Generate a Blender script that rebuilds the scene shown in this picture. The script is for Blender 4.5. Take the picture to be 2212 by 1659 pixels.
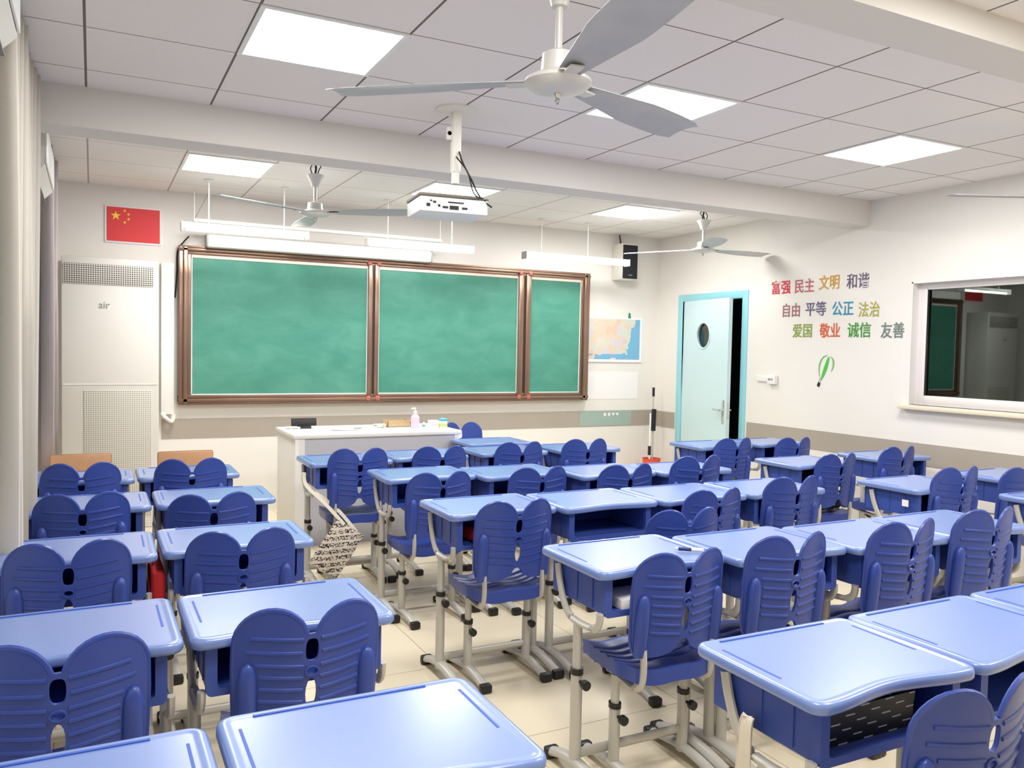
import bpy, bmesh, math, random
from math import sin, cos, pi, radians as R
from mathutils import Vector, Matrix
from mathutils.geometry import delaunay_2d_cdt

# ---------------------------------------------------------------- scene, camera, world, exposure
sc = bpy.context.scene
for o in list(bpy.data.objects): bpy.data.objects.remove(o)
C = sc.collection
random.seed(4)
sc.view_settings.view_transform = 'Standard'
sc.view_settings.look = 'None'
sc.view_settings.gamma = 1
sc.view_settings.use_curve_mapping = False
sc.view_settings.exposure = 1.52
YAW, PITCH, ROLL, FPX = 0.472446, -0.041513, 0.019831, 1775.909
cam_d = bpy.data.cameras.new('camera')
cam = bpy.data.objects.new('camera', cam_d); C.objects.link(cam)
_f = Vector((sin(YAW), cos(YAW), 0)); _r = Vector((cos(YAW), -sin(YAW), 0)); _u = Vector((0, 0, 1))
_f, _u = cos(PITCH)*_f + sin(PITCH)*_u, cos(PITCH)*_u - sin(PITCH)*_f
_r, _u = cos(ROLL)*_r + sin(ROLL)*_u, cos(ROLL)*_u - sin(ROLL)*_r
cam.matrix_world = Matrix(((_r.x, _u.x, -_f.x, 0.0), (_r.y, _u.y, -_f.y, -7.6407), (_r.z, _u.z, -_f.z, 1.51), (0, 0, 0, 1)))
cam_d.sensor_width = 36; cam_d.lens = 36*FPX/2212; cam_d.clip_start = 0.05
sc.camera = cam
w = bpy.data.worlds.new('world'); sc.world = w; w.use_nodes = True
w.node_tree.nodes['Background'].inputs[0].default_value = (0.02, 0.03, 0.05, 1)
w.node_tree.nodes['Background'].inputs[1].default_value = 0.3
PANEL = 13.0      # strength of the LED ceiling panels (built with the ceiling lights below)

WX, LX, HC = 5.755, -0.52, 2.806      # right wall, left wall, ceiling
YB = -9.3                             # back wall

# ---------------------------------------------------------------- materials
def srgb(c):
    return tuple(((v/255)/12.92 if v/255 <= .04045 else ((v/255+.055)/1.055)**2.4) for v in c) + (1,)
def mat(name, col, rough=.5, metal=0, spec=.5, bump=0, bscale=200, vary=0, vscale=6, emit=None, es=0):
    m = bpy.data.materials.new(name); m.use_nodes = True
    nt = m.node_tree; b = nt.nodes['Principled BSDF']
    c = srgb(col)
    b.inputs['Base Color'].default_value = c
    b.inputs['Roughness'].default_value = rough
    b.inputs['Metallic'].default_value = metal
    b.inputs['Specular IOR Level'].default_value = spec
    tc = nt.nodes.new('ShaderNodeTexCoord')
    if vary:
        n = nt.nodes.new('ShaderNodeTexNoise'); n.inputs['Scale'].default_value = vscale
        n.inputs['Detail'].default_value = 5
        nt.links.new(tc.outputs['Object'], n.inputs['Vector'])
        mx = nt.nodes.new('ShaderNodeMix'); mx.data_type = 'RGBA'
        mx.inputs[6].default_value = tuple(v*(1-vary) for v in c[:3])+(1,)
        mx.inputs[7].default_value = tuple(min(1, v*(1+vary)) for v in c[:3])+(1,)
        nt.links.new(n.outputs['Fac'], mx.inputs[0]); nt.links.new(mx.outputs[2], b.inputs['Base Color'])
    if bump:
        n2 = nt.nodes.new('ShaderNodeTexNoise'); n2.inputs['Scale'].default_value = bscale
        nt.links.new(tc.outputs['Object'], n2.inputs['Vector'])
        bp = nt.nodes.new('ShaderNodeBump'); bp.inputs['Strength'].default_value = bump; bp.inputs['Distance'].default_value = .002
        nt.links.new(n2.outputs['Fac'], bp.inputs['Height']); nt.links.new(bp.outputs['Normal'], b.inputs['Normal'])
    if emit:
        b.inputs['Emission Color'].default_value = srgb(emit); b.inputs['Emission Strength'].default_value = es
    return m
def nodes(m): return m.node_tree, m.node_tree.nodes['Principled BSDF']
def math_n(nt, op, a, b=None, c=None):
    n = nt.nodes.new('ShaderNodeMath'); n.operation = op
    for i, v in enumerate((a, b, c)):
        if v is None: continue
        if isinstance(v, (int, float)): n.inputs[i].default_value = v
        else: nt.links.new(v, n.inputs[i])
    return n.outputs[0]
def mixc(nt, fac, a, b):
    mx = nt.nodes.new('ShaderNodeMix'); mx.data_type = 'RGBA'
    for i, v in ((0, fac), (6, a), (7, b)):
        if isinstance(v, (tuple, int, float)): mx.inputs[i].default_value = v
        else: nt.links.new(v, mx.inputs[i])
    return mx.outputs[2]

M = {}
M['wall'] = mat('wall_paint', (233, 229, 223), .75, bump=.15, bscale=300, vary=.015)
M['wall2'] = mat('beam_paint', (222, 218, 212), .8, bump=.1)
M['band'] = mat('band_tile', (170, 161, 150), .35, vary=.06, vscale=3)
M['blue_top'] = mat('desk_blue', (110, 136, 196), .36, spec=.6, bump=.05, bscale=900)
M['blue_top'].node_tree.nodes['Principled BSDF'].inputs['Coat Weight'].default_value = .7
M['blue_top'].node_tree.nodes['Principled BSDF'].inputs['Coat IOR'].default_value = 1.55
M['blue_top'].node_tree.nodes['Principled BSDF'].inputs['Coat Roughness'].default_value = .24
M['blue_box'] = mat('box_blue', (56, 80, 160), .42, bump=.05, bscale=700)
M['blue_groove_shade'] = mat('groove_shade_blue', (52, 88, 182), .5)  # darker blue that carries the shade of a sunken groove
M['blue_chair'] = mat('chair_blue', (50, 72, 152), .36, bump=.05, bscale=700)
M['steel'] = mat('grey_enamel', (196, 192, 182), .38, metal=.15, vary=.04)
M['black'] = mat('black_plastic', (28, 27, 27), .45)
M['white'] = mat('white_plastic', (238, 238, 235), .4)
M['cream'] = mat('cream_metal', (232, 229, 220), .45, vary=.02)
M['grey'] = mat('grey_metal', (150, 150, 148), .4, metal=.3)
M['ac'] = mat('ac_panel', (220, 217, 210), .4, vary=.015)
M['fan'] = mat('fan_enamel', (214, 213, 208), .35, metal=.1)
M['blade'] = mat('fan_blade', (182, 184, 186), .4, metal=.12, vary=.13, vscale=9)
M['dark'] = mat('dark_void', (14, 18, 20), .9)
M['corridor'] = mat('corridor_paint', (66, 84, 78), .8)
M['door'] = mat('door_blue', (205, 230, 235), .4)
M['doorframe'] = mat('door_frame_blue', (150, 212, 222), .4)
M['chrome'] = mat('chrome', (210, 210, 208), .18, metal=.95)
M['winframe'] = mat('window_frame', (235, 230, 228), .4)
M['sill'] = mat('sill_stone', (232, 218, 194), .35, vary=.04)
M['bronze'] = mat('board_frame', (146, 118, 102), .26, metal=.6, vary=.15, vscale=4)
M['bronze_dark'] = mat('board_frame_dark', (70, 52, 44), .4, metal=.4, vary=.2, vscale=5)
M['pink'] = mat('board_strip', (246, 222, 208), .5)
M['podium'] = mat('podium_white', (242, 240, 236), .42, vary=.01)
M['podium_grey'] = mat('podium_grey', (198, 198, 206), .4)
M['wood'] = mat('chair_wood', (214, 164, 122), .45, vary=.1, vscale=14)
M['red'] = mat('flag_red', (222, 62, 66), .6)
M['yellow'] = mat('flag_yellow', (252, 214, 70), .6)
M['redfab'] = mat('red_fabric', (196, 28, 34), .7)
M['curtain'] = mat('curtain_cloth', (198, 192, 181), .85, vary=.03, bump=.3, bscale=400)
M['curtain_b'] = mat('curtain_cloth_mauve', (172, 162, 162), .85, vary=.05, bump=.3, bscale=400)
M['tube'] = mat('lamp_tube', (252, 252, 250), .3, emit=(255, 252, 246), es=5)
M['kraft'] = mat('kraft', (196, 170, 132), .7, vary=.05)
M['pinkb'] = mat('pink_bottle', (236, 196, 216), .3)
M['cyan'] = mat('cyan_lid', (90, 178, 190), .4)
M['lime'] = mat('lime_label', (190, 206, 120), .5)
M['paper'] = mat('paper', (242, 240, 240), .7)
M['khaki'] = mat('cotton_cream', (228, 220, 200), .85, bump=.2, bscale=600)
M['orange'] = mat('orange_plastic', (238, 86, 50), .5)
M['bagblack'] = mat('black_fabric', (30, 32, 40), .8)
M['chalkwhite'] = mat('white_line', (225, 238, 232), .6)

# floor: large cream glazed tiles
m = mat('floor_tile', (230, 218, 190), .28); M['floor'] = m
nt, b = nodes(m)
tc = nt.nodes.new('ShaderNodeTexCoord'); br = nt.nodes.new('ShaderNodeTexBrick')
br.offset = 0; br.inputs['Scale'].default_value = 1
br.inputs['Brick Width'].default_value = .8; br.inputs['Row Height'].default_value = .8
br.inputs['Mortar Size'].default_value = .0025; br.inputs['Mortar Smooth'].default_value = .3
br.inputs['Color1'].default_value = srgb((230, 218, 190)); br.inputs['Color2'].default_value = srgb((226, 213, 184))
br.inputs['Mortar'].default_value = srgb((168, 154, 128))
mp = nt.nodes.new('ShaderNodeMapping'); mp.inputs['Location'].default_value = (.13, .07, 0)
nt.links.new(tc.outputs['Object'], mp.inputs['Vector']); nt.links.new(mp.outputs[0], br.inputs['Vector'])
nt.links.new(br.outputs['Color'], b.inputs['Base Color'])

def ceil_mat(name, x0, y0, line=(118, 106, 100)):
    m = mat(name, (212, 207, 204), .85); nt, b = nodes(m)
    tc = nt.nodes.new('ShaderNodeTexCoord'); sp = nt.nodes.new('ShaderNodeSeparateXYZ')
    nt.links.new(tc.outputs['Object'], sp.inputs[0])
    fac = []
    for out, o0, wd in ((sp.outputs[0], x0, .0055), (sp.outputs[1], y0, .0035)):
        a = math_n(nt, 'SUBTRACT', out, o0 - 60.3)
        a = math_n(nt, 'MODULO', a, .6)
        a = math_n(nt, 'SUBTRACT', a, .3)
        a = math_n(nt, 'ABSOLUTE', a)
        fac.append(math_n(nt, 'LESS_THAN', a, wd))
    f = math_n(nt, 'MAXIMUM', fac[0], fac[1])
    n = nt.nodes.new('ShaderNodeTexNoise'); n.inputs['Scale'].default_value = 140; n.inputs['Detail'].default_value = 3
    nt.links.new(tc.outputs['Object'], n.inputs['Vector'])
    base = mixc(nt, n.outputs['Fac'], srgb((234, 229, 226)), srgb((241, 237, 234)))
    nt.links.new(mixc(nt, f, base, srgb(line)), b.inputs['Base Color'])
    return m
M['chalk'] = mat('chalkboard_green', (88, 176, 150), .5)
nt, b = nodes(M['chalk'])
tc = nt.nodes.new('ShaderNodeTexCoord'); n = nt.nodes.new('ShaderNodeTexNoise')
mp = nt.nodes.new('ShaderNodeMapping'); mp.inputs['Scale'].default_value = (.8, 1, 1.6)
nt.links.new(tc.outputs['Object'], mp.inputs[0]); nt.links.new(mp.outputs[0], n.inputs['Vector'])
n.inputs['Scale'].default_value = 3.2; n.inputs['Detail'].default_value = 8; n.inputs['Roughness'].default_value = .6
n.inputs['Distortion'].default_value = .5
cr = nt.nodes.new('ShaderNodeValToRGB')
cr.color_ramp.elements[0].position = .36; cr.color_ramp.elements[0].color = srgb((64, 136, 118))
cr.color_ramp.elements[1].position = .85; cr.color_ramp.elements[1].color = srgb((92, 158, 140))
nt.links.new(n.outputs['Fac'], cr.inputs[0]); nt.links.new(cr.outputs[0], b.inputs['Base Color'])

def perf_mat(name, base, hole, step, rad, ax=(0, 2)):
    m = mat(name, base, .45); nt, b = nodes(m)
    tc = nt.nodes.new('ShaderNodeTexCoord'); sp = nt.nodes.new('ShaderNodeSeparateXYZ')
    nt.links.new(tc.outputs['Object'], sp.inputs[0])
    v = []
    for a in ax:
        t = math_n(nt, 'MODULO', math_n(nt, 'ADD', sp.outputs[a], 10*step*40), step)
        v.append(math_n(nt, 'POWER', math_n(nt, 'SUBTRACT', t, step/2), 2))
    d = math_n(nt, 'SQRT', math_n(nt, 'ADD', v[0], v[1]))
    f = math_n(nt, 'LESS_THAN', d, rad)
    nt.links.new(mixc(nt, f, srgb(base), srgb(hole)), b.inputs['Base Color'])
    return m
M['perf_top'] = perf_mat('grille_top', (212, 209, 200), (96, 94, 90), .0165, .0062)
M['perf_low'] = perf_mat('grille_low', (214, 211, 200), (150, 148, 140), .0165, .005)
M['meshblack_glints'] = mat('net_black_glints', (22, 22, 26), .45)  # black basket; pale dashes painted in as glints of light at its slots
nt, b = nodes(M['meshblack_glints'])
tc = nt.nodes.new('ShaderNodeTexCoord'); sp = nt.nodes.new('ShaderNodeSeparateXYZ'); nt.links.new(tc.outputs['Object'], sp.inputs[0])
rowi = math_n(nt, 'FLOOR', math_n(nt, 'DIVIDE', sp.outputs[2], .016))
xx = math_n(nt, 'MODULO', math_n(nt, 'ADD', math_n(nt, 'ADD', sp.outputs[0], 5), math_n(nt, 'MULTIPLY', rowi, .037)), .085)
f1 = math_n(nt, 'LESS_THAN', xx, .030)
f2 = math_n(nt, 'LESS_THAN', math_n(nt, 'MODULO', math_n(nt, 'ADD', sp.outputs[2], 1.6), .016), .0035)
nt.links.new(mixc(nt, math_n(nt, 'MULTIPLY', f1, f2), srgb((22, 22, 26)), srgb((190, 190, 186))), b.inputs['Base Color'])

# window glass: dark tinted mirror-like pane, partly see-through
m = bpy.data.materials.new('tinted_glass'); m.use_nodes = True; M['glass'] = m
nt = m.node_tree; nt.nodes.clear()
o_ = nt.nodes.new('ShaderNodeOutputMaterial'); tr = nt.nodes.new('ShaderNodeBsdfTransparent')
tr.inputs[0].default_value = (.45, .62, .55, 1)
gl = nt.nodes.new('ShaderNodeBsdfGlossy'); gl.inputs['Roughness'].default_value = .015; gl.inputs['Color'].default_value = (.8, .9, .85, 1)
fr = nt.nodes.new('ShaderNodeFresnel'); fr.inputs[0].default_value = 2.1
mx = nt.nodes.new('ShaderNodeMixShader')
nt.links.new(fr.outputs[0], mx.inputs[0]); nt.links.new(tr.outputs[0], mx.inputs[1]); nt.links.new(gl.outputs[0], mx.inputs[2])
nt.links.new(mx.outputs[0], o_.inputs[0])

# light panel: emits
m = bpy.data.materials.new('led_panel'); m.use_nodes = True; M['led'] = m
nt = m.node_tree; nt.nodes.clear()
o_ = nt.nodes.new('ShaderNodeOutputMaterial'); em = nt.nodes.new('ShaderNodeEmission')
em.inputs[0].default_value = (1.0, .985, .965, 1); em.inputs[1].default_value = PANEL
nt.links.new(em.outputs[0], o_.inputs[0])

# tote bag canvas with rows of black script-like strokes
m = mat('tote_print', (232, 222, 206), .85); M['tote'] = m; nt, b = nodes(m)
tc = nt.nodes.new('ShaderNodeTexCoord'); mp = nt.nodes.new('ShaderNodeMapping'); mp.inputs['Scale'].default_value = (26, 26, 38)
mp.inputs['Rotation'].default_value = (0, .25, 0)
nt.links.new(tc.outputs['Object'], mp.inputs[0])
wv = nt.nodes.new('ShaderNodeTexNoise'); wv.inputs['Scale'].default_value = 2.2; wv.inputs['Detail'].default_value = 1.5
nt.links.new(mp.outputs[0], wv.inputs['Vector'])
band = math_n(nt, 'LESS_THAN', math_n(nt, 'ABSOLUTE', math_n(nt, 'SUBTRACT', wv.outputs['Fac'], .5)), .06)
sp = nt.nodes.new('ShaderNodeSeparateXYZ'); nt.links.new(tc.outputs['Object'], sp.inputs[0])
rw = math_n(nt, 'LESS_THAN', math_n(nt, 'MODULO', math_n(nt, 'ADD', sp.outputs[2], 4), .04), .027)
nt.links.new(mixc(nt, math_n(nt, 'MULTIPLY', band, rw), srgb((232, 222, 206)), srgb((52, 36, 46))), b.inputs['Base Color'])

# wall map: pale land patches with blue sea at right and bottom
m = mat('map_print', (238, 230, 216), .6); M['map'] = m; nt, b = nodes(m)
tc = nt.nodes.new('ShaderNodeTexCoord'); sp = nt.nodes.new('ShaderNodeSeparateXYZ'); nt.links.new(tc.outputs['Object'], sp.inputs[0])
vo = nt.nodes.new('ShaderNodeTexVoronoi'); vo.inputs['Scale'].default_value = 13
nt.links.new(tc.outputs['Object'], vo.inputs['Vector'])
hs = nt.nodes.new('ShaderNodeSeparateColor'); nt.links.new(vo.outputs['Color'], hs.inputs[0])
cr = nt.nodes.new('ShaderNodeValToRGB'); cr.color_ramp.interpolation = 'CONSTANT'
for i, (p, c) in enumerate(((0, (226, 204, 184)), (.3, (218, 212, 196)), (.45, (214, 206, 218)), (.6, (226, 196, 176)), (.75, (210, 214, 202)))):
    e = cr.color_ramp.elements[i] if i < 2 else cr.color_ramp.elements.new(p)
    e.position = p; e.color = srgb(c)
nt.links.new(hs.outputs[0], cr.inputs[0])
ns = nt.nodes.new('ShaderNodeTexNoise'); ns.inputs['Scale'].default_value = 7; nt.links.new(tc.outputs['Object'], ns.inputs['Vector'])
# object space of the sheet: x 0..0.74 across, z 0..0.5 up
sea = math_n(nt, 'ADD', math_n(nt, 'SUBTRACT', sp.outputs[0], math_n(nt, 'MULTIPLY', sp.outputs[2], .35)), math_n(nt, 'MULTIPLY', ns.outputs['Fac'], .22))
sea1 = math_n(nt, 'GREATER_THAN', sea, .60)
lo = math_n(nt, 'MULTIPLY', math_n(nt, 'LESS_THAN', sp.outputs[2], .085), math_n(nt, 'GREATER_THAN', ns.outputs['Fac'], .5))
seaf = math_n(nt, 'MAXIMUM', sea1, lo)
ex = math_n(nt, 'MAXIMUM', math_n(nt, 'MAXIMUM', math_n(nt, 'LESS_THAN', sp.outputs[0], .03), math_n(nt, 'GREATER_THAN', sp.outputs[0], .71)),
            math_n(nt, 'MAXIMUM', math_n(nt, 'LESS_THAN', sp.outputs[2], .025), math_n(nt, 'GREATER_THAN', sp.outputs[2], .475)))
col = mixc(nt, seaf, cr.outputs[0], srgb((120, 180, 216)))
nt.links.new(mixc(nt, ex, col, srgb((240, 240, 242))), b.inputs['Base Color'])

# ---------------------------------------------------------------- mesh builder
class MB:
    def __init__(s): s.v = []; s.f = []
    def add(s, vs, fs, mtx=None):
        k = len(s.v)
        s.v += [tuple(mtx @ Vector(v)) if mtx else tuple(v) for v in vs]
        s.f += [tuple(i+k for i in f) for f in fs]
        return s
    def box(s, x0, x1, y0, y1, z0, z1, bev=0, mtx=None):
        if bev <= 0:
            vs = [(x, y, z) for x in (x0, x1) for y in (y0, y1) for z in (z0, z1)]
            fs = [(0, 1, 3, 2), (4, 6, 7, 5), (0, 4, 5, 1), (2, 3, 7, 6), (0, 2, 6, 4), (1, 5, 7, 3)]
            return s.add(vs, fs, mtx)
        bm = bmesh.new(); bmesh.ops.create_cube(bm, size=1)
        for v in bm.verts: v.co = Vector(((x0+x1)/2+v.co.x*(x1-x0), (y0+y1)/2+v.co.y*(y1-y0), (z0+z1)/2+v.co.z*(z1-z0)))
        bmesh.ops.bevel(bm, geom=bm.edges[:], offset=bev, segments=2, affect='EDGES', profile=.5)
        bm.verts.index_update()
        s.add([v.co.copy() for v in bm.verts], [tuple(v.index for v in f.verts) for f in bm.faces], mtx); bm.free()
        return s
    def tube(s, path, ra, rb=None, seg=10, up=(0, 0, 1), caps=True, mtx=None):
        """path of points; ra = half width along the side axis, rb = half width along the 'up' axis (numbers or lists)"""
        P = [Vector(p) for p in path]; n = len(P)
        ra = ra if isinstance(ra, (list, tuple)) else [ra]*n
        rb = ra if rb is None else (rb if isinstance(rb, (list, tuple)) else [rb]*n)
        vs = []; fs = []
        side_prev = None
        for i, p in enumerate(P):
            t = (P[min(i+1, n-1)]-P[max(i-1, 0)]).normalized()
            u = Vector(up)
            if abs(t.dot(u)) > .98: u = Vector((0, 1, 0)) if abs(t.y) < .9 else Vector((1, 0, 0))
            sd = t.cross(u).normalized()
            if side_prev and sd.dot(side_prev) < 0: sd = -sd
            side_prev = sd
            uu = sd.cross(t).normalized()
            for j in range(seg):
                a = 2*pi*j/seg
                vs.append(p + sd*cos(a)*ra[i] + uu*sin(a)*rb[i])
        for i in range(n-1):
            for j in range(seg):
                a, b2 = i*seg+j, i*seg+(j+1) % seg
                fs.append((a, b2, b2+seg, a+seg))
        if caps:
            fs.append(tuple(range(seg))[::-1]); fs.append(tuple(range((n-1)*seg, n*seg)))
        return s.add(vs, fs, mtx)
    def lathe(s, prof, seg=24, mtx=None):
        vs = []; fs = []; n = len(prof)
        for r, z in prof:
            for j in range(seg):
                a = 2*pi*j/seg; vs.append((r*cos(a), r*sin(a), z))
        for i in range(n-1):
            for j in range(seg):
                a, b2 = i*seg+j, i*seg+(j+1) % seg
                fs.append((a, b2, b2+seg, a+seg))
        if prof[0][0] > 1e-5: fs.append(tuple(range(seg))[::-1])
        if prof[-1][0] > 1e-5: fs.append(tuple(range((n-1)*seg, n*seg)))
        return s.add(vs, fs, mtx)
    def prism(s, poly, h0, h1, axis='z', mtx=None):
        n = len(poly)
        def pt(a, b2, h): return {'z': (a, b2, h), 'y': (a, h, b2), 'x': (h, a, b2)}[axis]
        vs = [pt(a, b2, h0) for a, b2 in poly] + [pt(a, b2, h1) for a, b2 in poly]
        fs = [tuple(range(n))[::-1], tuple(range(n, 2*n))] + [(i, (i+1) % n, n+(i+1) % n, n+i) for i in range(n)]
        return s.add(vs, fs, mtx)
    def build(s, name, m, parent=None, loc=(0, 0, 0), rot=(0, 0, 0), smooth=35, solid=0):
        me = bpy.data.meshes.new(name); me.from_pydata(s.v, [], s.f)
        bm = bmesh.new(); bm.from_mesh(me)
        bmesh.ops.remove_doubles(bm, verts=bm.verts[:], dist=1e-6)
        bmesh.ops.recalc_face_normals(bm, faces=bm.faces[:]); bm.to_mesh(me); bm.free()
        if smooth:
            me.polygons.foreach_set('use_smooth', [True]*len(me.polygons)); me.set_sharp_from_angle(angle=R(smooth))
        me.materials.append(M[m] if isinstance(m, str) else m)
        o = bpy.data.objects.new(name, me); C.objects.link(o); o.location = loc; o.rotation_euler = rot
        if parent: o.parent = parent
        return o
def bez(pts, n=8):
    """rounded polyline (Catmull-Rom)"""
    P = [Vector(p) for p in pts]; out = []
    for i in range(len(P)-1):
        p0, p1, p2, p3 = P[max(i-1, 0)], P[i], P[i+1], P[min(i+2, len(P)-1)]
        for k in range(n):
            t = k/n
            out.append(.5*((2*p1)+(-p0+p2)*t+(2*p0-5*p1+4*p2-p3)*t*t+(-p0+3*p1-3*p2+p3)*t**3))
    out.append(P[-1]); return out
def thing(name, label, cat, loc=(0, 0, 0), rotz=0, group=None, scale=(1, 1, 1)):
    o = bpy.data.objects.new(name, None); C.objects.link(o); o.empty_display_size = .1
    o.location = loc; o.rotation_euler = (0, 0, rotz); o.scale = scale
    return tag(o, label, cat, group)
def tag(o, label, cat, group=None):
    o['label'] = label; o['category'] = cat
    if group: o['group'] = group
    return o
def struct(o, label=None):
    o['kind'] = 'structure'
    if label: o['label'] = label
    return o
KIDS = {}
def copy_tree(o, parent=None):
    c = o.copy(); C.objects.link(c)
    if parent: c.parent = parent
    for ch in o.children: copy_tree(ch, c)
    return c
def text_mesh(name, body, size, m, parent=None, loc=(0, 0, 0), rot=(0, 0, 0), ext=.001, sx=1.0, align='CENTER', bold=0.0):
    cu = bpy.data.curves.new(name, 'FONT'); cu.body = body; cu.size = size; cu.extrude = ext
    cu.align_x = align; cu.align_y = 'CENTER'; cu.offset = bold
    t = bpy.data.objects.new(name, cu); C.objects.link(t)
    bpy.context.view_layer.update()
    dg = bpy.context.evaluated_depsgraph_get()
    me = bpy.data.meshes.new_from_object(t.evaluated_get(dg)); bpy.data.objects.remove(t)
    for v in me.vertices: v.co.x *= sx
    me.materials.clear(); me.materials.append(M[m] if isinstance(m, str) else m)
    o = bpy.data.objects.new(name, me); C.objects.link(o); o.location = loc; o.rotation_euler = rot
    if parent: o.parent = parent
    return o

# ---------------------------------------------------------------- the room shell
struct(MB().box(LX-.3, WX+2.6, YB-.2, .2, -.1, 0).build('floor', 'floor', smooth=0))
X0 = -.0265
BAYS = [(-2.62, 0, -1.0), (-5.43, -2.857, -3.76), (YB, -5.655, -5.56)]
for i, (ya, yb, y0) in enumerate(BAYS):
    struct(MB().box(LX-.2, WX+.2, ya, yb, HC, HC+.08).build('ceiling', ceil_mat('ceiling_tile_%d' % i, X0, y0, (176, 160, 150) if i == 0 else (118, 106, 100)), smooth=0))
for nm, ya, yb, zb in (('trim_1', -2.857, -2.62, 2.60), ('trim_2', -5.655, -5.43, 2.70)):
    struct(MB().box(LX-.02, WX+.02, ya, yb, zb, HC+.08).build(nm, 'wall2', smooth=0), 'painted concrete beam across the ceiling')
struct(MB().box(LX-.2, WX+.2, 0, .2, 0, HC+.08).build('wall_front', 'wall', smooth=0))
struct(MB().box(LX-.2, WX+.2, YB-.2, YB, 0, HC+.08).build('wall_back', 'wall', smooth=0))
# left wall with two window openings behind the curtains
wl = MB()
LW = [(-3.9, -2.95, .9, 2.3), (-2.35, -.75, .9, 2.3)]
LWin = [(-5.2, -3.2), (-2.6, -.8)]
ys = [YB] + [v for p in LWin for v in p] + [0]
for k in range(0, len(ys), 2): wl.box(LX-.2, LX, ys[k], ys[k+1], 0, HC+.08)
for a, b2 in LWin: wl.box(LX-.2, LX, a, b2, 0, .9); wl.box(LX-.2, LX, a, b2, 2.3, HC+.08)
struct(wl.build('wall_left', 'wall', smooth=0))
# right wall with door and window openings
DY0, DY1, DZ = -1.42, -.43, 2.10
WY0, WY1, WZ0, WZ1 = -5.30, -3.275, 1.14, 2.105
wr = MB()
wr.box(WX, WX+.2, DY1, 0, 0, HC+.08); wr.box(WX, WX+.2, DY0, DY1, DZ, HC+.08)
wr.box(WX, WX+.2, WY1, DY0, 0, HC+.08)
wr.box(WX, WX+.2, WY0, WY1, 0, WZ0); wr.box(WX, WX+.2, WY0, WY1, WZ1, HC+.08)
wr.box(WX, WX+.2, YB, WY0, 0, HC+.08)
struct(wr.build('wall_right', 'wall', smooth=0))
# unlit corridor behind the right wall
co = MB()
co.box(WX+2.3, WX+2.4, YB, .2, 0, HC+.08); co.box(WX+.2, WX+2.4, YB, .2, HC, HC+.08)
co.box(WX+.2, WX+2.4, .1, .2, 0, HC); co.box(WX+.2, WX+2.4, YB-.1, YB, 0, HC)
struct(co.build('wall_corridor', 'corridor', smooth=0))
# grey tile band around the walls
struct(MB().box(.53, WX, -.006, 0, .685, .857).build('trim_3', 'band', smooth=0), 'grey tile band along the front wall')
tb = MB(); tb.box(WX-.006, WX, YB, -1.49, .675, .845); tb.box(WX-.006, WX, -.36, -.006, .675, .85)
struct(tb.build('trim_4', 'band', smooth=0), 'grey tile band along the right wall')

# left windows (behind the curtains)
for k, (a, b2) in enumerate(LWin):
    wroot = bpy.data.objects.new('window_%d' % (k+1), None); C.objects.link(wroot); wroot.location = (LX-.1, a, .9); struct(wroot)
    L = b2-a; f = MB(); f.box(0, .05, 0, L, 0, .05); f.box(0, .05, 0, L, 1.35, 1.4); f.box(0, .05, 0, .05, .05, 1.35); f.box(0, .05, L-.05, L, .05, 1.35); f.box(0, .05, L/2-.03, L/2+.03, .05, 1.35)
    f.build('window_frame', 'winframe', wroot, smooth=0)
    MB().box(.02, .026, .05, L-.05, .05, 1.35).build('glass', 'glass', wroot, smooth=0)

# right window
wroot = bpy.data.objects.new('window_3', None); C.objects.link(wroot); wroot.location = (WX, WY1, WZ0); struct(wroot)
L = WY1-WY0; H = WZ1-WZ0
f = MB()
f.box(.07, .13, -.085, 0, 0, H, .004); f.box(.07, .13, -L, -L+.085, 0, H, .004)
f.box(.07, .13, -L+.085, -.085, 0, .075, .004); f.box(.07, .13, -L+.085, -.085, H-.06, H, .004)
f.box(.075, .12, -L/2-.03, -L/2+.03, .075, H-.06, .004)
f.build('window_frame', 'winframe', wroot)
f = MB(); t_ = .006
f.box(-.005, .07, -.012, 0, 0, H); f.box(-.005, .07, -L, -L+.012, 0, H); f.box(-.005, .07, -L, 0, H-.012, H)
f.build('window_reveal', 'winframe', wroot, smooth=0)
MB().box(.098, .104, -L+.08, -.08, .07, H-.055).build('glass', 'glass', wroot, smooth=0)
MB().box(-.07, .07, -L-.04, .045, -.035, 0, .008).build('window_sill', 'sill', wroot)

# door
droot = bpy.data.objects.new('door_1', None); C.objects.link(droot); droot.location = (WX, DY1, 0); struct(droot)
f = MB(); W_ = DY1-DY0
f.box(-.012, .12, -.035, .045, 0, DZ+.045, .003); f.box(-.012, .12, -W_-.045, -W_+.035, 0, DZ+.045, .003); f.box(-.012, .12, -W_+.035, -.035, DZ-.03, DZ+.045, .003)
f.build('door_frame', 'doorframe', droot)
ang = math.atan2(.155, .885)
leaf = MB(); LWd, LH, T = .90, 2.06, .04
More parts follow.
